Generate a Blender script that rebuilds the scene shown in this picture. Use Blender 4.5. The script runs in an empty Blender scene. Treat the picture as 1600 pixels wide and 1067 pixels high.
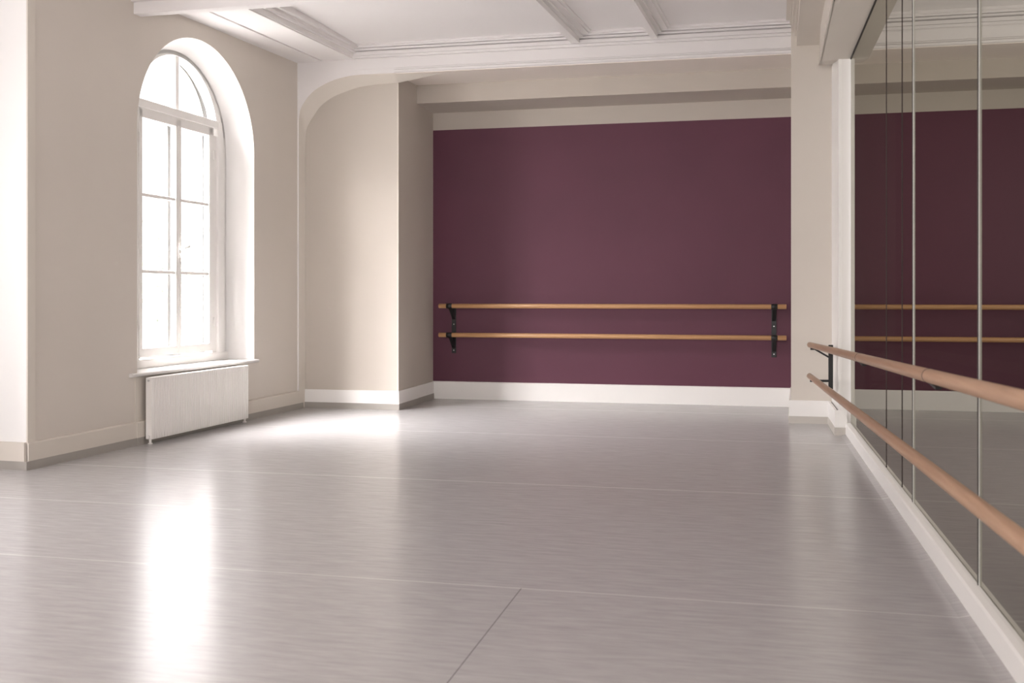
import bpy, bmesh, math, random
from mathutils import Vector, Matrix

S = bpy.context.scene
COL = S.collection
R = math.radians
random.seed(4)

# ------------------------------------------------------------------ camera
cam_data = bpy.data.cameras.new('camera')
cam = bpy.data.objects.new('camera', cam_data)
COL.objects.link(cam)
cam.location = (0, 0, 1.25)
cam.rotation_euler = (R(90), 0, R(13.0887))
cam_data.sensor_width = 36
cam_data.lens = 36
cam_data.shift_y = -71.5 / 1600
cam_data.clip_start = 0.05
cam_data.dof.use_dof = True
cam_data.dof.focus_distance = 9.5
cam_data.dof.aperture_fstop = 4.0
S.camera = cam

# ------------------------------------------------------------------ view, sky
S.view_settings.view_transform = 'Standard'
S.view_settings.look = 'None'
S.view_settings.exposure = 0.86
S.view_settings.gamma = 1.0
S.view_settings.use_curve_mapping = False

# overcast sky: dimmer at the horizon, three to four times brighter overhead, brightest towards the south
world = bpy.data.worlds.new('overcast_sky')
S.world = world
world.use_nodes = True
wn = world.node_tree
bg = wn.nodes['Background']
bg.inputs['Color'].default_value = (1.0, 0.965, 0.97, 1)
w_tc = wn.nodes.new('ShaderNodeTexCoord')
w_sep = wn.nodes.new('ShaderNodeSeparateXYZ')
wn.links.new(w_tc.outputs['Generated'], w_sep.inputs[0])
w_el = wn.nodes.new('ShaderNodeMapRange')
w_el.inputs['From Min'].default_value = 0.22
w_el.inputs['From Max'].default_value = 0.48
w_el.inputs['To Min'].default_value = 1.5
w_el.inputs['To Max'].default_value = 9.0
wn.links.new(w_sep.outputs['Z'], w_el.inputs['Value'])
w_so = wn.nodes.new('ShaderNodeMapRange')
w_so.inputs['From Min'].default_value = 0.35
w_so.inputs['From Max'].default_value = -0.55
w_so.inputs['To Min'].default_value = 1.0
w_so.inputs['To Max'].default_value = 7.5
wn.links.new(w_sep.outputs['Y'], w_so.inputs['Value'])
w_mul = wn.nodes.new('ShaderNodeMath')
w_mul.operation = 'MULTIPLY'
wn.links.new(w_el.outputs['Result'], w_mul.inputs[0])
wn.links.new(w_so.outputs['Result'], w_mul.inputs[1])
wn.links.new(w_mul.outputs[0], bg.inputs['Strength'])

# the left wall runs a little out of square with the back wall: its own axes
WL = Matrix.Translation((-4.873, 10.65, 0)) @ Matrix.Rotation(R(-2.5), 4, 'Z')


def area_light(name, loc, rot, sx, sy, rad, color=(1, 0.965, 0.97), spread=180):
    """Area light of sx by sy metres"""
    l = bpy.data.lights.new(name, 'AREA')
    l.shape = 'RECTANGLE'
    l.size, l.size_y = sx, sy
    l.energy = rad * math.pi * sx * sy
    l.color = color
    l.spread = R(spread)
    o = bpy.data.objects.new(name, l)
    COL.objects.link(o)
    o.location = loc
    o.rotation_euler = rot
    return o


# window 1 is lit by the sky itself (portal guides the sampling)
p = area_light('sky_portal_arched_window', WL @ Vector((-0.62, -2.04, 2.1)), (0, R(-90), R(-2.5)), 3.0, 1.8, 1)
p.data.cycles.is_portal = True
# the bay window beside the camera; then added fill lights, no windows there
area_light('daylight_bay_window', WL @ Vector((-0.86, -6.4, 1.75)), (0, R(-90), R(-2.5)), 1.7, 1.0, 9.0)
area_light('fill_rear', (-2.1, -3.96, 2.1), (R(-90), 0, R(180)), 4.2, 2.8, 4.0)  # added fill from behind the camera, set before a solid wall
area_light('fill_side_room', (4.53, 7.0, 2.1), (0, R(90), 0), 2.8, 6.0, 1.8)  # added fill from the right, stands for light thrown back across the room

# ------------------------------------------------------------------ materials
MATS = {}


def mat(name, color, rough=0.6, noise=0.0, scale=6.0, metal=0.0, bump=0.0, bscale=80.0, spec=0.5, coat=0.0):
    m = bpy.data.materials.new(name)
    m.use_nodes = True
    nt = m.node_tree
    b = nt.nodes['Principled BSDF']
    b.inputs['Roughness'].default_value = rough
    b.inputs['Metallic'].default_value = metal
    b.inputs['Specular IOR Level'].default_value = spec
    b.inputs['Coat Weight'].default_value = coat
    tc = nt.nodes.new('ShaderNodeTexCoord')
    n = nt.nodes.new('ShaderNodeTexNoise')
    n.inputs['Scale'].default_value = scale
    n.inputs['Detail'].default_value = 5
    nt.links.new(tc.outputs['Object'], n.inputs['Vector'])
    r = nt.nodes.new('ShaderNodeValToRGB')
    r.color_ramp.elements[0].position = 0.3
    r.color_ramp.elements[1].position = 0.7
    r.color_ramp.elements[0].color = tuple(c * (1 - noise) for c in color) + (1,)
    r.color_ramp.elements[1].color = tuple(min(1, c * (1 + noise)) for c in color) + (1,)
    nt.links.new(n.outputs['Fac'], r.inputs['Fac'])
    nt.links.new(r.outputs['Color'], b.inputs['Base Color'])
    if bump:
        n2 = nt.nodes.new('ShaderNodeTexNoise')
        n2.inputs['Scale'].default_value = bscale
        nt.links.new(tc.outputs['Object'], n2.inputs['Vector'])
        bp = nt.nodes.new('ShaderNodeBump')
        bp.inputs['Strength'].default_value = bump
        bp.inputs['Distance'].default_value = 0.002
        nt.links.new(n2.outputs['Fac'], bp.inputs['Height'])
        nt.links.new(bp.outputs['Normal'], b.inputs['Normal'])
    MATS[name] = m
    return m


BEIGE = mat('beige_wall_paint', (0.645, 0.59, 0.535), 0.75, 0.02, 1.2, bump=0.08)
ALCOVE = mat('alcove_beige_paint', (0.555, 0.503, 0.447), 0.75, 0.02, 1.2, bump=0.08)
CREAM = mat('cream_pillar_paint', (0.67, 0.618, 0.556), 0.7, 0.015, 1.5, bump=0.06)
WHITE = mat('white_trim_paint', (0.88, 0.86, 0.835), 0.45, 0.01, 2)
CEIL = mat('ceiling_paint', (0.83, 0.80, 0.79), 0.8, 0.01, 1.0)
REVEAL = mat('white_reveal_paint', (0.86, 0.845, 0.83), 0.7, 0.01, 2)
PLUM = mat('plum_wall_paint', (0.116, 0.036, 0.061), 0.5, 0.06, 0.9, bump=0.12, bscale=120, spec=0.35)
PLINTH = mat('greige_plinth', (0.36, 0.335, 0.305), 0.5, 0.03, 5)
RADW = mat('radiator_enamel', (0.84, 0.81, 0.785), 0.35, 0.008, 3)
BLACK = mat('black_steel', (0.012, 0.012, 0.012), 0.42, 0.1, 30)
STEEL = mat('screw_steel', (0.6, 0.6, 0.6), 0.3, 0.02, 20, metal=1)
ALU = mat('pale_glass_edge', (0.80, 0.80, 0.76), 0.4, 0.02, 20)
SEAL = mat('dark_seal', (0.05, 0.045, 0.04), 0.6, 0.05, 20)
SEAM = mat('grey_seam', (0.07, 0.05, 0.05), 0.6, 0.05, 20)
RING = mat('dark_ring', (0.10, 0.075, 0.07), 0.5, 0.05, 20)
PAVE = mat('outdoor_paving', (0.16, 0.16, 0.155), 0.9, 0.1, 2)
LEAF = mat('pale_leaf', (0.15, 0.17, 0.14), 0.8, 0.15, 3)
BARK = mat('bark', (0.4, 0.36, 0.33), 0.9, 0.2, 12)


def wood(name, axis, c0, c1):
    m = bpy.data.materials.new(name)
    m.use_nodes = True
    nt = m.node_tree
    b = nt.nodes['Principled BSDF']
    b.inputs['Roughness'].default_value = 0.38
    tc = nt.nodes.new('ShaderNodeTexCoord')
    mp = nt.nodes.new('ShaderNodeMapping')
    sc = [60, 60, 60]
    sc[axis] = 2.2
    mp.inputs['Scale'].default_value = sc
    n = nt.nodes.new('ShaderNodeTexNoise')
    n.inputs['Scale'].default_value = 1.0
    n.inputs['Detail'].default_value = 6
    n.inputs['Distortion'].default_value = 0.6
    r = nt.nodes.new('ShaderNodeValToRGB')
    r.color_ramp.elements[0].position = 0.25
    r.color_ramp.elements[1].position = 0.75
    r.color_ramp.elements[0].color = c0
    r.color_ramp.elements[1].color = c1
    nt.links.new(tc.outputs['Object'], mp.inputs['Vector'])
    nt.links.new(mp.outputs['Vector'], n.inputs['Vector'])
    nt.links.new(n.outputs['Fac'], r.inputs['Fac'])
    nt.links.new(r.outputs['Color'], b.inputs['Base Color'])
    return m


WOODX = wood('beech_along_back', 0, (0.47, 0.25, 0.115, 1), (0.62, 0.36, 0.18, 1))
WOODY = wood('beech_along_side', 1, (0.36, 0.215, 0.135, 1), (0.47, 0.30, 0.20, 1))


def glass(name, tint, refl, rough=0.0):
    m = bpy.data.materials.new(name)
    m.use_nodes = True
    nt = m.node_tree
    nt.nodes.remove(nt.nodes['Principled BSDF'])
    out = nt.nodes['Material Output']
    t = nt.nodes.new('ShaderNodeBsdfTransparent')
    t.inputs['Color'].default_value = tint + (1,)
    g = nt.nodes.new('ShaderNodeBsdfGlossy')
    g.inputs['Roughness'].default_value = rough
    g.inputs['Color'].default_value = (0.9, 0.92, 0.88, 1)
    mx = nt.nodes.new('ShaderNodeMixShader')
    mx.inputs['Fac'].default_value = refl
    nt.links.new(t.outputs[0], mx.inputs[1])
    nt.links.new(g.outputs[0], mx.inputs[2])
    nt.links.new(mx.outputs[0], out.inputs['Surface'])
    return m


PANE = glass('window_glass', (0.97, 0.975, 0.97), 0.03)
TINTED = glass('tinted_clear_glass', (0.77, 0.765, 0.73), 0.008)  # tinted see-through glass, hardly reflects


def floor_mat():
    m = bpy.data.materials.new('grey_vinyl_dance_floor')
    m.use_nodes = True
    nt = m.node_tree
    N, Lk = nt.nodes, nt.links
    b = N['Principled BSDF']
    tc = N.new('ShaderNodeTexCoord')
    sep = N.new('ShaderNodeSeparateXYZ')
    Lk.new(tc.outputs['Object'], sep.inputs[0])

    def math_(op, a, c=None):
        n = N.new('ShaderNodeMath')
        n.operation = op
        for i, v in enumerate((a, c)):
            if v is None:
                continue
            if isinstance(v, (int, float)):
                n.inputs[i].default_value = v
            else:
                Lk.new(v, n.inputs[i])
        return n.outputs[0]
    # base mottling, streaked along the rolls
    mp = N.new('ShaderNodeMapping')
    mp.inputs['Scale'].default_value = (5, 32, 1)
    Lk.new(tc.outputs['Object'], mp.inputs['Vector'])
    n1 = N.new('ShaderNodeTexNoise')
    n1.inputs['Scale'].default_value = 1.0
    n1.inputs['Detail'].default_value = 8
    n1.inputs['Roughness'].default_value = 0.65
    Lk.new(mp.outputs['Vector'], n1.inputs['Vector'])
    r1 = N.new('ShaderNodeValToRGB')
    r1.color_ramp.elements[0].position = 0.25
    r1.color_ramp.elements[1].position = 0.75
    r1.color_ramp.elements[0].color = (0.40, 0.387, 0.39, 1)
    r1.color_ramp.elements[1].color = (0.53, 0.515, 0.518, 1)
    Lk.new(n1.outputs['Fac'], r1.inputs['Fac'])
    # welded seams between the rolls (across the room) and one butt joint
    tot = None
    for y in (1.95, 4.27, 6.65, 9.02, 11.1):
        d = math_('ABSOLUTE', math_('SUBTRACT', sep.outputs['Y'], y))
        w = math_('LESS_THAN', d, 0.006 if y < 5 else 0.010)
        tot = w if tot is None else math_('MAXIMUM', tot, w)
    # short seam by the left wall
    d = math_('LESS_THAN', math_('ABSOLUTE', math_('SUBTRACT', sep.outputs['Y'], 5.47)), 0.007)
    tot = math_('MAXIMUM', tot, math_('MULTIPLY', d, math_('LESS_THAN', sep.outputs['X'], -2.9)))
    jx = math_('LESS_THAN', math_('ABSOLUTE', math_('SUBTRACT', sep.outputs['X'], -0.952)), 0.0025)
    jx = math_('MULTIPLY', jx, math_('LESS_THAN', sep.outputs['Y'], 4.27))
    mx = N.new('ShaderNodeMixRGB')
    Lk.new(math_('MULTIPLY', tot, 0.42), mx.inputs['Fac'])
    Lk.new(r1.outputs['Color'], mx.inputs['Color1'])
    mx.inputs['Color2'].default_value = (0.80, 0.78, 0.78, 1)
    mx2 = N.new('ShaderNodeMixRGB')
    Lk.new(math_('MULTIPLY', jx, 0.7), mx2.inputs['Fac'])
    Lk.new(mx.outputs['Color'], mx2.inputs['Color1'])
    mx2.inputs['Color2'].default_value = (0.15, 0.14, 0.14, 1)
    Lk.new(mx2.outputs['Color'], b.inputs['Base Color'])
    # satin sheen with an uneven surface
    n2 = N.new('ShaderNodeTexNoise')
    n2.inputs['Scale'].default_value = 1.3
    n2.inputs['Detail'].default_value = 4
    Lk.new(tc.outputs['Object'], n2.inputs['Vector'])
    rr = N.new('ShaderNodeMapRange')
    rr.inputs['To Min'].default_value = 0.21
    rr.inputs['To Max'].default_value = 0.245
    Lk.new(n2.outputs['Fac'], rr.inputs['Value'])
    Lk.new(rr.outputs['Result'], b.inputs['Roughness'])
    b.inputs['Specular IOR Level'].default_value = 0.5
    mp3 = N.new('ShaderNodeMapping')
    mp3.inputs['Scale'].default_value = (9, 40, 1)
    Lk.new(tc.outputs['Object'], mp3.inputs['Vector'])
    n3 = N.new('ShaderNodeTexNoise')
    n3.inputs['Scale'].default_value = 1.0
    n3.inputs['Detail'].default_value = 3
    Lk.new(mp3.outputs['Vector'], n3.inputs['Vector'])
    bp = N.new('ShaderNodeBump')
    bp.inputs['Strength'].default_value = 0.06
    bp.inputs['Distance'].default_value = 0.002
    Lk.new(n3.outputs['Fac'], bp.inputs['Height'])
    Lk.new(bp.outputs['Normal'], b.inputs['Normal'])
    return m


FLOOR = floor_mat()


def brick_mat():
    m = bpy.data.materials.new('pale_brick')
    m.use_nodes = True
    nt = m.node_tree
    b = nt.nodes['Principled BSDF']
    b.inputs['Roughness'].default_value = 0.9
    tc = nt.nodes.new('ShaderNodeTexCoord')
    mp = nt.nodes.new('ShaderNodeMapping')
    mp.inputs['Rotation'].default_value = (R(90), 0, 0)
    br = nt.nodes.new('ShaderNodeTexBrick')
    br.inputs['Scale'].default_value = 4
    br.inputs['Color1'].default_value = (0.13, 0.10, 0.092, 1)
    br.inputs['Color2'].default_value = (0.11, 0.085, 0.078, 1)
    br.inputs['Mortar'].default_value = (0.14, 0.125, 0.115, 1)
    nt.links.new(tc.outputs['Object'], mp.inputs['Vector'])
    nt.links.new(mp.outputs['Vector'], br.inputs['Vector'])
    nt.links.new(br.outputs['Color'], b.inputs['Base Color'])
    return m


BRICK = brick_mat()

# ------------------------------------------------------------------ mesh helpers


def box(bm, x0, x1, y0, y1, z0, z1, bev=0.0, seg=2):
    t = bmesh.new()
    vs = [t.verts.new(c) for c in ((x0, y0, z0), (x1, y0, z0), (x1, y1, z0), (x0, y1, z0),
                                   (x0, y0, z1), (x1, y0, z1), (x1, y1, z1), (x0, y1, z1))]
    for f in ((3, 2, 1, 0), (4, 5, 6, 7), (0, 1, 5, 4), (1, 2, 6, 5), (2, 3, 7, 6), (3, 0, 4, 7)):
        t.faces.new([vs[i] for i in f])
    if bev:
        bmesh.ops.bevel(t, geom=t.edges[:], offset=bev, segments=seg, affect='EDGES', profile=0.5)
    merge(bm, t)


def merge(bm, t):
    me = bpy.data.meshes.new('tmp')
    t.to_mesh(me)
    t.free()
    bm.from_mesh(me)
    bpy.data.meshes.remove(me)


def quad(bm, *pts):
    return bm.faces.new([bm.verts.new(p) for p in pts])


def hexa(bm, bot, top):
    """Solid from four bottom and four top corners (same winding)."""
    b = [bm.verts.new(p) for p in bot]
    t = [bm.verts.new(p) for p in top]
    bm.faces.new(b[::-1])
    bm.faces.new(t)
    for i in range(4):
        j = (i + 1) % 4
        bm.faces.new((b[i], b[j], t[j], t[i]))


def prism(bm, prof, axis, a, b_):
    """Profile (list of 2-D points) swept along x, y or z from a to b_."""
    def P(u, v, w):
        return {'x': (w, u, v), 'y': (u, w, v), 'z': (u, v, w)}[axis]
    A = [bm.verts.new(P(u, v, a)) for u, v in prof]
    B = [bm.verts.new(P(u, v, b_)) for u, v in prof]
    bm.faces.new(A)
    bm.faces.new(B[::-1])
    n = len(prof)
    for i in range(n):
        j = (i + 1) % n
        bm.faces.new((A[i], B[i], B[j], A[j]))


def tube(bm, pts, rad, seg=20, caps=True, bev=0.0):
    """Round bar through pts; rad a number or one radius per point."""
    pts = [Vector(p) for p in pts]
    if isinstance(rad, (int, float)):
        rad = [rad] * len(pts)
    rings = []
    for i, p in enumerate(pts):
        a = pts[max(0, i - 1)]
        c = pts[min(len(pts) - 1, i + 1)]
        t = (c - a).normalized()
        up = Vector((0, 0, 1)) if abs(t.z) < 0.9 else Vector((1, 0, 0))
        u = t.cross(up).normalized()
        v = u.cross(t)
        rings.append([bm.verts.new(p + (u * math.cos(k * 2 * math.pi / seg) + v * math.sin(k * 2 * math.pi / seg)) * rad[i]) for k in range(seg)])
    for A, B in zip(rings, rings[1:]):
        for k in range(seg):
            f = bm.faces.new((A[k], A[(k + 1) % seg], B[(k + 1) % seg], B[k]))
            f.smooth = True
    if caps:
        bm.faces.new(rings[0][::-1])
        bm.faces.new(rings[-1])


def bar(bm, a, b, w, t, side):
    """Flat bar from a to b, w wide along the unit vector side, t thick."""
    a, b, side = Vector(a), Vector(b), Vector(side).normalized()
    d = (b - a).normalized()
    n = d.cross(side).normalized()
    bot, top = [], []
    for s1, s2 in ((-1, -1), (1, -1), (1, 1), (-1, 1)):
        o = side * (s1 * w / 2) + n * (s2 * t / 2)
        bot.append(a + o)
        top.append(b + o)
    hexa(bm, bot, top)


def obj(name, bm, m, parent=None, mw=None, normals=True):
    if normals:
        bmesh.ops.recalc_face_normals(bm, faces=bm.faces[:])
    me = bpy.data.meshes.new(name)
    bm.to_mesh(me)
    bm.free()
    for x in (m if isinstance(m, (list, tuple)) else [m]):
        me.materials.append(x)
    o = bpy.data.objects.new(name, me)
    COL.objects.link(o)
    if mw is not None:
        o.matrix_world = mw
    if parent:
        o.parent = parent
    return o


def struct(name, bm, m, mw=None, parent=None):
    o = obj(name, bm, m, parent, mw)
    if not parent:
        o['kind'] = 'structure'
    return o


def thing(name, label, cat, loc=(0, 0, 0), group=None):
    o = bpy.data.objects.new(name, None)
    o.empty_display_size = 0.2
    COL.objects.link(o)
    o.location = loc
    o['label'] = label
    o['category'] = cat
    if group:
        o['group'] = group
    return o


NB = bmesh.new

# ------------------------------------------------------------------ floor, ceiling
bm = NB()
box(bm, -5.25, 4.7, -4.3, 12.2, -0.12, 0)
b0 = [WL @ Vector(v) for v in ((-1.2, -7.7, 0), (0.2, -7.7, 0), (0.2, -4.1, 0), (-1.2, -4.1, 0))]
hexa(bm, [(v.x, v.y, -0.12) for v in b0], [(v.x, v.y, -0.0006) for v in b0])
struct('floor', bm, FLOOR)

CZ = 3.968
bm = NB()
box(bm, -5.25, 4.7, -4.3, 12.2, CZ, CZ + 0.2)
hexa(bm, [(v.x, v.y, CZ + 0.001) for v in b0], [(v.x, v.y, CZ + 0.2) for v in b0])
struct('ceiling', bm, CEIL)

# ------------------------------------------------------------------ left wall (own axes: x into room, y along, z up)
YC = -2.045                     # centre of the arched opening
NSEG = 40


def arch(yc, half, zs, rise, zb):
    pts = [(yc - half, zb)]
    for i in range(NSEG + 1):
        a = math.pi - math.pi * i / NSEG
        pts.append((yc + half * math.cos(a), zs + rise * math.sin(a)))
    pts.append((yc + half, zb))
    return pts


A0 = arch(YC, 0.960, 2.675, 0.943, 0.60)       # opening in the room face
A1 = arch(YC + 0.005, 0.835, 2.70, 0.830, 0.60)  # at the window frame
A2 = arch(YC + 0.005, 0.80, 2.70, 0.80, 0.60)


def holed(bm, n, y0, y1, z0, z1, A):
    yl, yr, zb = A[0][0], A[-1][0], A[0][1]
    quad(bm, (n, y0, z0), (n, yl, z0), (n, yl, z1), (n, y0, z1))
    quad(bm, (n, yr, z0), (n, y1, z0), (n, y1, z1), (n, yr, z1))
    quad(bm, (n, yl, z0), (n, yr, z0), (n, yr, zb), (n, yl, zb))
    P = A[1:-1]
    for a, b in zip(P, P[1:]):
        if abs(a[0] - b[0]) > 1e-6:
            quad(bm, (n, a[0], a[1]), (n, b[0], b[1]), (n, b[0], z1), (n, a[0], z1))


ZT = CZ + 0.15
bm = NB()
holed(bm, 0.0, -4.285, 0.02, -0.02, ZT, A0)
holed(bm, -0.45, -4.285, 1.4, -0.3, ZT, A2)
quad(bm, (0, 0.02, -.02), (-.45, 1.4, -.02), (-.45, 1.4, ZT), (0, 0.02, ZT))
quad(bm, (0, -4.285, ZT), (0, .02, ZT), (-.45, 1.4, ZT), (-.45, -4.285, ZT))
struct('wall_left', bm, BEIGE, WL)

# reveal (splayed, white) and outer lining
bm = NB()
for PA, na, PB, nb in ((A0, 0.0, A1, -0.25), (A1, -0.25, A2, -0.25), (A2, -0.25, A2, -0.45)):
    for i in range(len(PA) - 1):
        f = quad(bm, (na, *PA[i]), (na, *PA[i + 1]), (nb, *PB[i + 1]), (nb, *PB[i]))
        f.smooth = True
quad(bm, (0, *A0[0]), (0, *A0[-1]), (-.25, *A1[-1]), (-.25, *A1[0]))
quad(bm, (-.25, *A2[0]), (-.25, *A2[-1]), (-.45, *A2[-1]), (-.45, *A2[0]))
bmesh.ops.remove_doubles(bm, verts=bm.verts[:], dist=1e-5)
struct('trim_1', bm, REVEAL, WL)       # plastered window reveal

# ---- arched casement window
w1 = bpy.data.objects.new('window_1', None)
COL.objects.link(w1)
w1['kind'] = 'structure'
w1.matrix_world = WL
w1.empty_display_size = 0.2


def ring_face(bm, outer, inner, n0, n1):
    """Solid between two open outlines of equal length, n0 (room) to n1."""
    k = len(outer)
    for i in range(k - 1):
        a, b, c, d = outer[i], outer[i + 1], inner[i + 1], inner[i]
        hexa(bm, [(n0, *a), (n0, *b), (n0, *c), (n0, *d)], [(n1, *a), (n1, *b), (n1, *c), (n1, *d)])


YW = -2.03
bm = NB()
out_ = A1[1:-1]
inn_ = []
for i in range(NSEG + 1):
    a = math.pi - math.pi * i / NSEG
    y = YW + 0.66 * math.cos(a)
    z = 2.83 + 0.66 * math.sin(a)
    inn_.append((y, z))
ring_face(bm, out_, inn_, -0.25, -0.34)
for s in (-1, 1):                       # side frame, jamb lining and stop
    e0, e1 = YW + s * 0.585, YW + s * 0.66
    box(bm, -0.34, -0.258, min(e0, e1), max(e0, e1), 0.62, 2.84)
    e2 = YW + s * 0.73
    box(bm, -0.34, -0.235, min(e1, e2), max(e1, e2), 0.62, 2.985, 0.006)
    e3 = YW + s * 0.85
    box(bm, -0.34, -0.25, min(e2, e3), max(e2, e3), 0.62, 2.84)
box(bm, -0.34, -0.235, YW - 0.66, YW + 0.66, 2.915, 2.99, 0.006)       # transom
box(bm, -0.34, -0.25, YW - 0.6, YW + 0.6, 2.84, 2.93)
box(bm, -0.34, -0.225, YW - 0.83, YW + 0.83, 0.605, 0.685, 0.008)       # bottom rail
struct('window_frame', bm, WHITE, None, w1)
bm = NB()                               # lunette bar and its bead
box(bm, -0.325, -0.262, YW - 0.033, YW + 0.025, 2.985, 3.495, 0.006)
struct('lunette_bar', bm, WHITE, None, w1)
bm = NB()
A = [bm.verts.new((-0.30, y, max(z, 2.95))) for y, z in inn_]
bm.faces.new(A)
struct('lunette_glass', bm, PANE, None, w1)

gl = ((-2.577, -2.072), (-1.985, -1.513))
so = ((-2.628, -2.032), (-2.026, -1.444))
for k in range(2):
    (g0, g1), (s0, s1) = gl[k], so[k]
    bm = NB()
    box(bm, -0.31, -0.25, s0, g0, 0.705, 2.905, 0.004)
    box(bm, -0.31, -0.25, g1, s1, 0.705, 2.905, 0.004)
    box(bm, -0.31, -0.2505, g0 - .004, g1 + .004, 0.705, 0.782)
    box(bm, -0.31, -0.2505, g0 - .004, g1 + .004, 2.83, 2.905)
    for z in (2.147, 1.465):
        box(bm, -0.30, -0.258, g0 - .004, g1 + .004, z - 0.015, z + 0.015, 0.003)
    sash = struct('window_sash', bm, WHITE, None, w1)
    bm = NB()
    quad(bm, (-0.285, g0, 0.78), (-0.285, g1, 0.78), (-0.285, g1, 2.832), (-0.285, g0, 2.832))
    struct('glass', bm, PANE, None, sash)
    if k == 0:                          # espagnolette handle on the meeting stile
        bm = NB()
        box(bm, -0.252, -0.236, -2.043, -2.015, 1.60, 1.74, 0.006)
        tube(bm, [(-0.238, -2.029, 1.685), (-0.200, -2.029, 1.685)], 0.010, 12)
        tube(bm, [(-0.200, -2.029, 1.69), (-0.195, -2.010, 1.70), (-0.190, -1.965, 1.712), (-0.19, -1.945, 1.716)], [0.011, 0.010, 0.011, 0.012], 12)
        tube(bm, [(-0.236, -2.029, 1.64), (-0.225, -2.029, 1.635), (-0.222, -2.029, 1.605)], 0.007, 10)
        struct('window_handle', bm, WHITE, None, sash)
    for z in (0.95, 2.6):               # hinge knuckles on the outer stiles
        bm = NB()
        yy = s0 - 0.006 if k == 0 else s1 + 0.006
        tube(bm, [(-0.245, yy, z), (-0.245, yy, z + 0.09)], 0.007, 10)
        struct('hinge', bm, WHITE, None, sash)
# outer storm window
bm = NB()
so_ = [(YW + 0.80 * math.cos(math.pi - math.pi * i / NSEG), 2.70 + 0.80 * math.sin(math.pi * i / NSEG)) for i in range(NSEG + 1)]
si_ = [(YW + 0.655 * math.cos(math.pi - math.pi * i / NSEG), 2.85 + 0.655 * math.sin(math.pi * i / NSEG)) for i in range(NSEG + 1)]
ring_face(bm, so_, si_, -0.385, -0.43)
for y0, y1 in ((-2.83, -2.675), (-2.003, -1.93), (-1.386, -1.235)):
    box(bm, -0.43, -0.385, y0, y1, 0.62, 2.87)
for y0, y1 in ((-2.675, -2.66), (-1.962, -1.95), (-1.40, -1.386)):
    box(bm, -0.425, -0.40, y0, y1, 0.72, 2.84)
box(bm, -0.43, -0.385, -2.8, -1.24, 0.60, 0.72)
box(bm, -0.43, -0.385, -2.8, -1.24, 2.86, 2.97)
struct('storm_frame', bm, mat('darkened_storm_paint', (0.13, 0.13, 0.128), 0.7, 0.05, 8), None, w1)  # frame colour darkened to tone down the strong outdoor light on it
bm = NB()                               # dark gaskets of the storm sashes
for y in (-2.003, -1.960, -1.386, -1.342):
    box(bm, -0.384, -0.380, y - 0.006, y + 0.006, 0.72, 2.86)
g0 = [(YW + 0.648 * math.cos(math.pi - math.pi * i / NSEG), 2.85 + 0.648 * math.sin(math.pi * i / NSEG)) for i in range(NSEG + 1)]
g1 = [(YW + 0.660 * math.cos(math.pi - math.pi * i / NSEG), 2.85 + 0.660 * math.sin(math.pi * i / NSEG)) for i in range(NSEG + 1)]
ring_face(bm, g1, g0, -0.380, -0.384)
struct('gasket', bm, SEAL, None, w1)
# sill board
bm = NB()
prism(bm, [(-0.26, 0.572), (0.030, 0.572), (0.042, 0.580), (0.042, 0.596), (0.030, 0.604), (-0.26, 0.608)], 'y', -3.115, -1.055)
struct('window_sill', bm, mat('sill_paint', (0.66, 0.64, 0.62), 0.5, 0.01, 3), None, w1)

# ---- corner bead at the near end, panel beside the radiator, skirtings
bm = NB()
box(bm, -0.0, 0.012, -4.285, -4.209, 0.0, ZT)
box(bm, 0.0, 0.006, -3.035, -2.995, 0.0, 0.575)
struct('trim_2', bm, CREAM, WL)
bm = NB()
for y0, y1, n in ((-4.285, -3.035, 0.0), (-3.035, 0.02, 0.004)):
    prism(bm, [(0, 0.06), (n + 0.020, 0.06), (n + 0.020, 0.186), (n + 0.014, 0.195), (0, 0.197)], 'y', y0, y1)
box(bm, -0.92, 0.0, -4.307, -4.285, 0.06, 0.197)
struct('baseboard_left', bm, CREAM, WL)
bm = NB()
for y0, y1, n in ((-4.285, -3.035, 0.0), (-3.035, 0.02, 0.004)):
    box(bm, 0, n + 0.024, y0, y1, 0, 0.062)
box(bm, -0.92, 0.024, -4.311, -4.285, 0, 0.062)
struct('trim_3', bm, PLINTH, WL)

# ---- bay beside the camera, with its own window out of the picture
bm = NB()
box(bm, -1.25, -0.001, -4.284, -4.10, -0.02, ZT)
box(bm, -1.25, -0.9, -7.42, -4.28, -0.02, ZT)
box(bm, -1.25, -0.001, -7.60, -7.40, -0.02, ZT)
struct('wall_bay', bm, REVEAL, WL)
w2 = bpy.data.objects.new('window_2', None)
COL.objects.link(w2)
w2['kind'] = 'structure'
w2.matrix_world = WL
bm = NB()
for y in (-6.96, -6.43, -5.90):
    box(bm, -0.90, -0.84, y, y + 0.06, 0.84, 2.66, 0.005)
for z in (0.84, 1.72, 2.60):
    box(bm, -0.895, -0.845, -6.96, -5.84, z, z + 0.06)
struct('window_frame', bm, WHITE, None, w2)
bm = NB()
box(bm, -0.2, 0.0, -15.0, -7.40, -0.02, ZT)
struct('wall_left_near', bm, BEIGE, WL)

# ---- radiator under the window
rad = thing('radiator', 'white ribbed panel radiator under the arched window', 'radiator', WL @ Vector((0.0, -2.16, 0)))
RM = WL.copy()


def radpart(name, bm, m, par=None):
    o = obj(name, bm, m)
    o.data.transform(Matrix.Translation(-(rad.location)) @ WL)
    o.parent = par or rad
    return o


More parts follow.
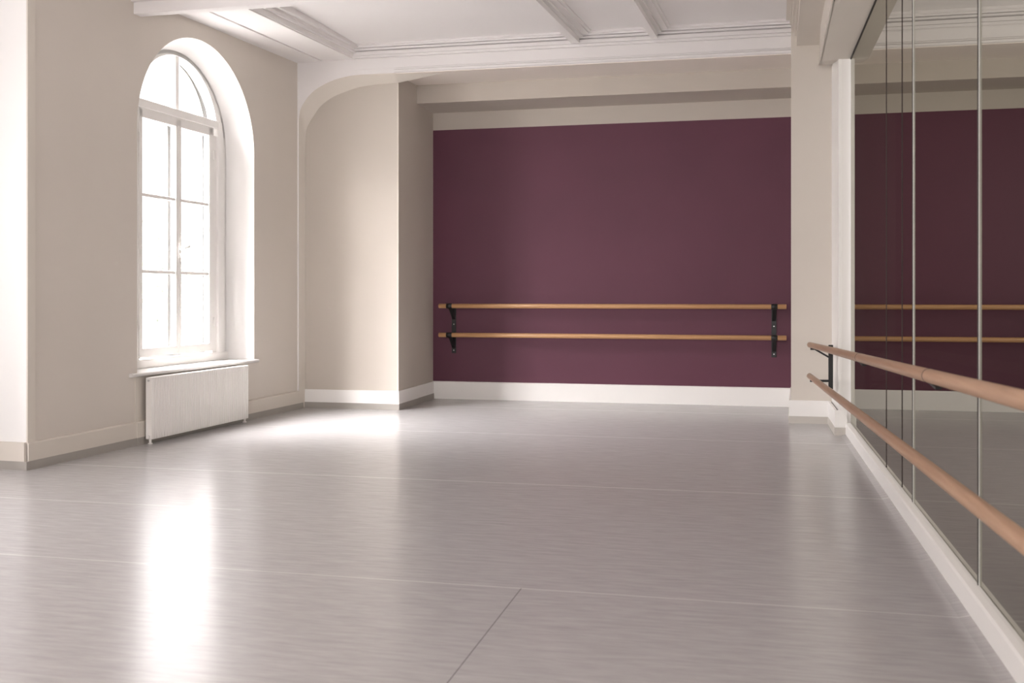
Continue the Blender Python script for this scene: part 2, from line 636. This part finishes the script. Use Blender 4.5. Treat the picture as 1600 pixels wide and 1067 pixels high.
bm = NB()
y0, y1 = -2.938, -1.374
nr = 42
prof = [(0.050, y0)]
step = (y1 - y0 - 0.03) / nr
prof.append((0.094, y0))
for i in range(nr):
    a = y0 + 0.015 + i * step
    prof += [(0.100, a), (0.100, a + step * 0.62), (0.094, a + step * 0.74), (0.094, a + step * 0.88)]
prof += [(0.100, y1 - 0.015), (0.100, y1), (0.050, y1)]
prism(bm, prof, 'z', 0.040, 0.556)
radpart('front_panel', bm, RADW)
bm = NB()
box(bm, 0.052, 0.1005, y0, y1, 0.548, 0.562, 0.004)
for i in range(30):
    ya = y0 + 0.05 + i * (y1 - y0 - 0.1) / 30
    box(bm, 0.06, 0.092, ya, ya + 0.03, 0.5615, 0.564)
radpart('top_grille', bm, RADW)
for ya, yb in ((y0 - 0.006, y0 + 0.002), (y1 - 0.002, y1 + 0.006)):
    bm = NB()
    box(bm, 0.040, 0.099, ya, yb, 0.042, 0.560, 0.003)
    radpart('side_panel', bm, RADW)
bm = NB()
tube(bm, [(0.070, y0 - 0.006, 0.535), (0.070, y0 - 0.014, 0.535)], 0.009, 14)
radpart('bleed_valve', bm, STEEL)
for yy in (y0 + 0.012, y1 - 0.022):
    bm = NB()
    tube(bm, [(0.072, yy, 0.0), (0.072, yy, 0.06)], 0.011, 14)
    tube(bm, [(0.072, yy, 0.0), (0.072, yy, 0.008)], 0.02, 14)
    radpart('pipe', bm, RADW)
bm = NB()
tube(bm, [(0.072, y0 - 0.012, 0.062), (0.072, y0 + 0.03, 0.062)], 0.020, 16)
tube(bm, [(0.072, y0 - 0.03, 0.062), (0.072, y0 - 0.012, 0.062)], 0.014, 16)
radpart('valve', bm, RADW)
for ya in (-2.65, -1.7):
    bm = NB()
    box(bm, 0.0205, 0.055, ya, ya + 0.03, 0.2, 0.5)
    radpart('wall_bracket', bm, RADW)

# ------------------------------------------------------------------ left ceiling strip with its mouldings
bm = NB()


def zs(n, y):                           # underside falls a touch towards the camera
    return 3.826 + 0.010 * (n / 0.66) + 0.024 * y


ya, yb = -3.0, 0.16
for n0, n1, dz in ((-0.02, 0.285, 0.0), (0.285, 0.315, 0.022), (0.315, 0.655, 0.0)):
    hexa(bm, [(n0, ya, zs(n0, ya) + dz), (n1, ya, zs(n1, ya) + dz), (n1, yb, zs(n1, yb) + dz), (n0, yb, zs(n0, yb) + dz)],
         [(n0, ya, ZT), (n1, ya, ZT), (n1, yb, ZT), (n0, yb, ZT)])
for n0, n1, za in ((0.645, 0.668, 0.014), (0.66, 0.672, 0.052), (0.66, 0.700, 0.064), (0.68, 0.706, 0.088), (0.70, 0.745, 0.112)):
    hexa(bm, [(n0, ya, zs(.66, ya) + za), (n1, ya, zs(.66, ya) + za), (n1, yb, zs(.66, yb) + za), (n0, yb, zs(.66, yb) + za)],
         [(n0, ya, ZT), (n1, ya, ZT), (n1, yb, ZT), (n0, yb, ZT)])
struct('trim_4', bm, CEIL, WL)

# ------------------------------------------------------------------ big cross beam at top left
bm = NB()
box(bm, -5.05, 0.62, 7.60, 7.70, 3.60, ZT, 0.006)
box(bm, -5.05, 0.62, 7.565, 7.61, 3.695, ZT, 0.005)
struct('trim_5', bm, CEIL)

# ------------------------------------------------------------------ back alcove
XL, XR = -3.76, 4.6
bm = NB()
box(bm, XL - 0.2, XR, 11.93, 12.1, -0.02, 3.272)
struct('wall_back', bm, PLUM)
bm = NB()
box(bm, XL - 0.2, XR, 11.925, 12.1, 3.262, ZT)
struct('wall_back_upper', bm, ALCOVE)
bm = NB()
prism(bm, [(11.93, 0), (11.93, 0.213), (11.912, 0.211), (11.905, 0.200), (11.905, 0)], 'x', XL, XR)
struct('baseboard_back', bm, WHITE)
# beam over the alcove and the front beam
bm = NB()
box(bm, XL - 0.02, XR, 11.28, 11.95, 3.47, ZT)
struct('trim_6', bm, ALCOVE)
bm = NB()
hexa(bm, [(XL - 1.2, 10.5, 3.662), (XR, 10.5, 3.642), (XR, 11.29, 3.672), (XL - 1.2, 11.29, 3.690)],
     [(XL - 1.2, 10.5, ZT), (XR, 10.5, ZT), (XR, 11.29, ZT), (XL - 1.2, 11.29, ZT)])
struct('trim_7', bm, CEIL)
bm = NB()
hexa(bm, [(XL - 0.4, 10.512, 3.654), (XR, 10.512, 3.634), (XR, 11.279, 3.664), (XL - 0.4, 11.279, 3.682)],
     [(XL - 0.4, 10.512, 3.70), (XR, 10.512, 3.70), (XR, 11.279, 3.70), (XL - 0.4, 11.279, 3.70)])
struct('trim_22', bm, mat('uplit_beige_soffit', (0.86, 0.79, 0.72), 0.75, 0.01, 1.5))           # soffit of the front beam, beige lightened to stand for floor bounce
# beads and crown moulding on the front beam
bm = NB()


def run(y0, y1, z0, z1, x0=-4.25, x1=XR, sl=0.020):
    """Straight moulding along the beam, falling with it by sl over its length."""
    k = sl / 8.4
    za = [z0 - k * (x0 + 3.76), z1 - k * (x0 + 3.76)]
    zb = [z0 - k * (x1 + 3.76), z1 - k * (x1 + 3.76)]
    hexa(bm, [(x0, y0, za[0]), (x1, y0, zb[0]), (x1, y1, zb[0]), (x0, y1, za[0])],
         [(x0, y0, za[1]), (x1, y0, zb[1]), (x1, y1, zb[1]), (x0, y1, za[1])])


run(10.478, 10.51, 3.664, 3.688, -3.75)
run(10.488, 10.51, 3.694, 3.706, -3.75)
run(10.494, 10.51, 3.714, 3.822, -4.22)
run(10.470, 10.51, 3.832, 3.858, -4.22)
run(10.474, 10.51, 3.862, 3.900, -4.22)
run(10.445, 10.51, 3.912, 3.930, -4.22)
run(10.430, 10.51, 3.936, ZT, -4.22)
run(10.392, 10.51, 3.955, ZT, -4.22)
struct('trim_8', bm, CEIL)

# left pier with its return and the step in it
bm = NB()
box(bm, -4.96, -3.752, 10.63, 11.29, -0.02, 3.675)
box(bm, -4.96, XL, 11.28, 12.0, -0.02, ZT)
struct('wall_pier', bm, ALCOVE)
bm = NB()
box(bm, -3.758, -3.744, 10.622, 10.636, 0.2, 3.58)
struct('trim_9', bm, CREAM)             # pale corner bead of the pier
# arch: jamb, haunch and spandrel
F = [(-4.862, 0.0), (-4.862, 3.20), (-4.845, 3.30), (-4.812, 3.365), (-4.748, 3.450), (-4.68, 3.508), (-4.600, 3.555),
     (-4.50, 3.598), (-4.385, 3.631), (-4.236, 3.654), (-4.05, 3.663), (-3.866, 3.664), (-3.75, 3.663), (-3.2, 3.661)]
Bk = [(-4.842, 0.0), (-4.842, 2.75), (-4.836, 3.05), (-4.806, 3.16), (-4.729, 3.275), (-4.675, 3.345), (-4.607, 3.402),
      (-4.525, 3.450), (-4.432, 3.488), (-4.235, 3.545), (-4.075, 3.565), (-3.914, 3.574), (-3.751, 3.577), (-3.2, 3.664)]


def smooth_curve(pts, n=5):
    out = []
    for i in range(len(pts) - 1):
        p0 = pts[max(i - 1, 0)]
        p1, p2 = pts[i], pts[i + 1]
        p3 = pts[min(i + 2, len(pts) - 1)]
        for k in range(n):
            t = k / n
            out.append(tuple(0.5 * ((2 * p1[j]) + (-p0[j] + p2[j]) * t + (2 * p0[j] - 5 * p1[j] + 4 * p2[j] - p3[j]) * t * t
                                    + (-p0[j] + 3 * p1[j] - 3 * p2[j] + p3[j]) * t ** 3) for j in range(2)))
    out.append(pts[-1])
    return out


Fs = F[:1] + smooth_curve(F[1:-1]) + F[-1:]
Bs = Bk[:1] + smooth_curve(Bk[1:-1]) + Bk[-1:]
bm = NB()
for i in range(len(Fs) - 1):
    f = quad(bm, (Fs[i][0], 10.5, Fs[i][1]), (Fs[i + 1][0], 10.5, Fs[i + 1][1]), (Bs[i + 1][0], 10.628, Bs[i + 1][1]), (Bs[i][0], 10.628, Bs[i][1]))
    f.smooth = True
bmesh.ops.remove_doubles(bm, verts=bm.verts[:], dist=1e-5)
struct('trim_10', bm, CREAM)            # arch soffit
bm = NB()                               # spandrel face above the curve and beside the jamb
poly = [(-5.0, 0.0)] + Fs[:-1] + [(-3.75, 3.72), (-5.0, 3.85)]
f = bm.faces.new([bm.verts.new((x, 10.499, z)) for x, z in poly])
f.normal_update()
bmesh.ops.triangulate(bm, faces=[f], ngon_method='EAR_CLIP')
struct('trim_11', bm, CEIL)


def skirt(name, pts, cap=None, h0=0.065, h1=0.207, d=0.016):
    """White skirting over a greige plinth along a polyline (x, y); d to the left of travel."""
    def off(k):
        out = []
        for i, p in enumerate(pts):
            p = Vector(p)
            ns = []
            for a, b in ((i - 1, i), (i, i + 1)):
                if a < 0 or b >= len(pts):
                    continue
                t = (Vector(pts[b]) - Vector(pts[a])).normalized()
                ns.append(Vector((t.y, -t.x)))
            n = ns[0] if len(ns) == 1 else (ns[0] + ns[1]) / (1 + ns[0].dot(ns[1]))
            out.append(p + n * k)
        return out
    res = []
    for kk, z0, z1 in ((d, h0, h1), (d + 0.004, 0.0, h0 + 0.001)):
        bm = NB()
        O_ = off(kk)
        for i in range(len(pts) - 1):
            a, b = pts[i], pts[i + 1]
            c, e = O_[i + 1], O_[i]
            hexa(bm, [(a[0], a[1], z0), (b[0], b[1], z0), (c.x, c.y, z0), (e.x, e.y, z0)],
                 [(a[0], a[1], z1), (b[0], b[1], z1), (c.x, c.y, z1), (e.x, e.y, z1)])
        res.append(bm)
    return res


s1, s2 = skirt('p', [(-4.845, 10.63), (-3.752, 10.63), (-3.752, 11.28), (XL, 11.281), (XL, 11.905)])
struct('baseboard_pier', s1, WHITE)
struct('trim_12', s2, PLINTH)

# ------------------------------------------------------------------ right pillar, pilaster, header, bulkhead
bm = NB()
hexa(bm, [(0.392, 10.42, -.02), (0.86, 10.42, -.02), (0.90, 11.95, -.02), (0.462, 11.95, -.02)],
     [(0.392, 10.42, ZT), (0.86, 10.42, ZT), (0.90, 11.95, ZT), (0.462, 11.95, ZT)])
struct('wall_pillar', bm, CREAM)
bm = NB()
box(bm, 0.775, 0.912, 9.62, 10.43, -.02, 3.48)
box(bm, 0.772, 0.800, 9.612, 9.66, 0.2, 3.40, 0.004)
struct('trim_13', bm, WHITE)            # narrow pilaster at the end of the glass panels
s1, s2 = skirt('q', [(0.462, 11.905), (0.392, 10.42), (0.760, 10.42), (0.760, 9.61), (0.845, 9.61)], h0=0.07, h1=0.225, d=0.020)
struct('baseboard_right', s1, WHITE)
struct('trim_14', s2, mat('pale_plinth', (0.55, 0.515, 0.47), 0.5, 0.02, 5))
bm = NB()
box(bm, 0.88, 0.925, 9.603, 9.64, 0.0, 0.20)
struct('trim_15', bm, WHITE)            # pilaster plinth behind the glass

# header above the glass panels
bm = NB()
prof = [(10.43, 3.505, 0.662, 1.05), (9.66, 3.372, 0.622, 1.032), (7.7, 3.368, 0.584, 1.028), (-4.1, 3.368, 0.50, 1.02)]
for (ya, za, la, ra), (yb, zb, lb, rb) in zip(prof, prof[1:]):
    hexa(bm, [(la, ya, za), (ra, ya, za), (rb, yb, zb), (lb, yb, zb)], [(la, ya, ZT), (ra, ya, ZT), (rb, yb, ZT), (lb, yb, ZT)])
    hexa(bm, [(la - .012, ya, za), (la + .01, ya, za), (lb + .01, yb, zb), (lb - .012, yb, zb)],
         [(la - .012, ya, za + .025), (la + .01, ya, za + .025), (lb + .01, yb, zb + .025), (lb - .012, yb, zb + .025)])
struct('trim_16', bm, CREAM)
# bulkhead to the left of the header with its crown
bm = NB()
for (ya, la), (yb, lb) in (((10.43, 0.446), (-4.1, 0.08)),):
    hexa(bm, [(la, ya, 3.70), (.70, ya, 3.70), (.56, yb, 3.70), (lb, yb, 3.70)], [(la, ya, ZT), (.70, ya, ZT), (.56, yb, ZT), (lb, yb, ZT)])
    for dx, z in ((-0.02, 3.80), (-0.045, 3.84), (-0.065, 3.91), (-0.10, 3.95)):
        hexa(bm, [(la + dx, ya, z), (la + .05, ya, z), (lb + .05, yb, z), (lb + dx, yb, z)],
             [(la + dx, ya, ZT), (la + .05, ya, ZT), (lb + .05, yb, ZT), (lb + dx, yb, ZT)])
struct('trim_17', bm, CREAM)

# ceiling beams across the middle bay
for nm, (xa, xb, yn, xna, xnb) in (('trim_18', (-1.800, -1.716, 7.6, -2.035, -1.945)), ('trim_19', (-0.980, -0.912, 7.6, -1.17, -1.095))):
    bm = NB()
    for ea, eb, z in ((0, 0, 3.862), (-0.018, 0.040, 3.915), (-0.030, 0.105, 3.940), (-0.04, 0.135, 3.957)):
        hexa(bm, [(xna + ea, yn, z), (xnb + eb, yn, z), (xb + eb, 10.46, z), (xa + ea, 10.46, z)],
             [(xna + ea, yn, ZT), (xnb + eb, yn, ZT), (xb + eb, 10.46, ZT), (xa + ea, 10.46, ZT)])
    struct(nm, bm, CEIL)

# glass panel base ledge and the channel above
bm = NB()
prism(bm, [(0.832, 0.0), (0.832, 0.096), (0.838, 0.106), (0.862, 0.112), (0.90, 0.112), (0.90, 0.0)], 'y', 2.66, 9.588)
struct('trim_20', bm, WHITE)
bm = NB()
box(bm, 0.872, 0.884, 2.66, 9.60, 3.362, 3.374)
struct('trim_21', bm, SEAL)

bm = NB()
prism(bm, [(0.790, 0.0), (0.832, 0.0), (0.832, 0.010)], 'y', 2.66, 9.585)
struct('trim_23', bm, FLOOR)           # floor covering coved up to the ledge

# ------------------------------------------------------------------ see-through tinted glass panels, room built on behind, not a reflection
PANELS = [(9.600, 6.008, 'tall tinted see-through glass panel beside the white pillar, farthest of the row', (7.17, 6.45)),
          (5.992, 4.342, 'tall tinted see-through glass panel between the two pale vertical joints', ()),
          (4.326, 2.665, 'tall tinted see-through glass panel at the right edge, nearest of the row', ())]
for ya, yb, lab, seams in PANELS:
    t = thing('glass_panel', lab, 'pane', (0.88, (ya + yb) / 2, 0.112), 'tinted see-through glass panels along the right wall')
    yc = (ya + yb) / 2
    h = 3.372 - 0.112
    bm = NB()
    box(bm, -0.003, 0.003, yb - yc, ya - yc, 0, h)
    obj('glass', bm, TINTED, t)
    if yb > 4:
        bm = NB()
        box(bm, -0.006, 0.006, yb - yc - 0.009, yb - yc - 0.0005, 0, h)
        obj('edge_strip', bm, ALU, t)
        bm = NB()
        box(bm, -0.0085, -0.006, yb - yc - 0.010, yb - yc + 0.001, 0, h)
        obj('seal', bm, SEAL, t)
    for s in seams:
        bm = NB()
        box(bm, -0.0033, 0.0033, s - yc - 0.001, s - yc + 0.001, 0, h)
        obj('seam', bm, SEAM, t)

# ------------------------------------------------------------------ ballet barres
def bracket(par, plate_z, rails, yaw, wood_r):
    """Local: wall plane y=0, room towards -y, x along the rail. rails = [(y,z), ...]"""
    bm = NB()
    box(bm, -0.027, 0.027, -0.008, 0, plate_z[0], plate_z[1], 0.002)
    br = obj('bracket', bm, BLACK, par)
    for z in (plate_z[0] + 0.035, (plate_z[0] + plate_z[1]) / 2 + 0.06):
        b2 = NB()
        tube(b2, [(0, -0.0075, z), (0, -0.0115, z)], 0.007, 12)
        obj('screw', b2, STEEL, br)
    for ry, rz in rails:
        b2 = NB()
        bar(b2, (0, 0, rz - 0.012), (0, ry + wood_r * 0.5, rz - 0.012), 0.042, 0.014, (1, 0, 0))
        bar(b2, (0, -0.004, rz - 0.16), (0, ry * 0.82, rz - 0.018), 0.040, 0.012, (1, 0, 0))
        obj('arm', b2, BLACK, br)
        b2 = NB()
        tube(b2, [(-0.034, ry, rz), (0.034, ry, rz)], wood_r + 0.004, 24)
        obj('clamp', b2, BLACK, br)
    return br


def wall_barre(label, x0, x1, bx, ends=True):
    t = thing('ballet_barre', label, 'ballet barre', (x0, 11.93, 0), 'double wooden ballet barres')
    r = 0.0275
    yb = -0.20
    for z in (1.128, 0.782):
        bm = NB()
        L_ = x1 - x0
        tube(bm, [(0, yb, z), (0.004, yb, z), (L_ - 0.004, yb, z), (L_, yb, z)], [r - 0.004, r, r, r - 0.004], 28)
        obj('rail', bm, WOODX, t)
    for b in bx:
        br = bracket(t, (0.555, 1.135), [(yb, 1.128), (yb, 0.782)], 0, r)
        br.location = (b - x0, 0, 0)
    return t


wall_barre('double wooden ballet barre on black brackets on the plum wall', -3.625, 0.392, (-3.495, 0.262))
wall_barre('double wooden ballet barre on the plum wall seen through the tinted glass', 1.05, 4.3, (3.6,))

# side barre in front of the glass panels
t = thing('ballet_barre', 'double wooden ballet barre running along the tinted glass panels', 'ballet barre', (0.55, 9.9, 0), 'double wooden ballet barres')
r = 0.026
UP = ((0.548, 10.02, 0.788), (0.665, 2.75, 0.990), (0.700, 0.55, 1.051))
LO = ((0.545, 10.02, 0.496), (0.660, 2.75, 0.640), (0.695, 0.55, 0.684))
org = Vector(t.location)


def on(line, y):
    a, b = Vector(line[0]), Vector(line[1])
    return a + (b - a) * ((y - a.y) / (b.y - a.y))


for ln in (UP, LO):
    bm = NB()
    a, b = Vector(ln[0]) - org, Vector(ln[2]) - org
    d = (b - a).normalized()
    tube(bm, [a, a + d * 0.004, b - d * 0.004, b], [r - 0.003, r, r, r - 0.003], 32)
    rail = obj('rail', bm, WOODY, t)
    bm = NB()
    tube(bm, [a - d * 0.0015, a + d * 0.002], r * 0.86, 24)
    obj('end_cap', bm, RING, rail)
    if ln is UP:
        for px_y in (6.15, 4.03):
            c = on(UP, px_y) - org
            bm = NB()
            tube(bm, [c - d * 0.004, c + d * 0.004], r + 0.0012, 32)
            obj('ring', bm, RING, rail)
            bm = NB()
            bar(bm, c + Vector((0.004, 0.0, -r * 0.75)), c + Vector((0.012, -0.12, -r * 1.35)), 0.022, 0.010, (1, 0, 0))
            obj('hook', bm, BLACK, rail)
# far bracket on the pilaster, near bracket on the wall behind the camera's right
for yb, wx, zb, zt in ((9.79, 0.739, 0.395, 0.80), (1.2, 0.738, 0.50, 1.06)):
    bm = NB()
    box(bm, wx - 0.040 - org.x, wx - org.x, yb - org.y - 0.018, yb - org.y + 0.018, zb, zt, 0.004)
    br = obj('bracket', bm, BLACK, t)
    for ln, dz in ((UP, 0), (LO, 0)):
        c = on(ln, yb) - org
        bm = NB()
        bar(bm, (wx - 0.03 - org.x, c.y, c.z - r - 0.004), (c.x - 0.012, c.y, c.z - r - 0.006), 0.026, 0.020, (0, 1, 0))
        bar(bm, (wx - 0.03 - org.x, c.y, c.z - r - 0.085), (c.x + 0.03, c.y, c.z - r - 0.010), 0.024, 0.016, (0, 1, 0))
        tube(bm, [(c.x - 0.012, c.y, c.z - r - 0.008), (c.x + 0.02, c.y, c.z - r - 0.008)], 0.009, 12)
        obj('arm', bm, BLACK, br)

# ------------------------------------------------------------------ the rest of the room: right wall, rear wall
bm = NB()
box(bm, 0.74, 1.02, -4.1, 2.66, -0.02, 3.40)
struct('wall_right', bm, CREAM)
bm = NB()


box(bm, -5.9, 4.7, -4.2, -4.0, -.02, ZT)
struct('wall_rear', bm, BEIGE)
bm = NB()
box(bm, 4.55, 4.7, -4.1, 12.1, -.02, ZT)
struct('wall_far_right', bm, BEIGE)

# ------------------------------------------------------------------ outdoors, bleached by the light
bm = NB()
box(bm, -60, -6.6, -40, 60, -1.5, -1.4)
struct('ground', bm, PAVE)
bt = thing('brick_building', 'pale brick building corner outside the right casement', 'building', (-6.9, 15.5, -1.4))
bm = NB()
box(bm, -0.68, 0.9, -2.5, 3, 0, 11)
obj('wall', bm, BRICK, bt)
bm = NB()
box(bm, -0.78, 1.0, -2.6, 3.1, 10.7, 11.1, 0.03)
obj('cornice', bm, REVEAL, bt)
tr = thing('tree', 'washed-out leafy tree outside the left casement', 'tree', (-13.2, 20.6, -1.4))
bm = NB()
tube(bm, [(0, 0, 0), (0.05, 0, 1.2), (-0.1, 0.1, 2.4), (0.1, 0, 3.6)], [0.2, 0.16, 0.12, 0.05], 12)
tube(bm, [(0, 0, 1.4), (-0.6, -0.3, 2.2), (-1.0, -0.4, 3.0)], [0.1, 0.07, 0.03], 10)
tube(bm, [(0, 0, 1.6), (0.6, 0.2, 2.4), (0.9, 0.4, 3.1)], [0.1, 0.07, 0.03], 10)
obj('trunk', bm, BARK, tr)
bm = NB()
for i in range(1500):
    u = Vector((random.gauss(0, 1), random.gauss(0, 1), random.gauss(0, 1))).normalized() * random.random() ** 0.4
    c = Vector((u.x * 1.5, u.y * 1.5, 2.9 + u.z * 1.5))
    a = Vector((random.uniform(-1, 1), random.uniform(-1, 1), random.uniform(-1, 1))).normalized() * 0.09
    b = a.orthogonal().normalized() * 0.04
    quad(bm, c - a, c + b, c + a, c - b)
obj('crown', bm, LEAF, tr)
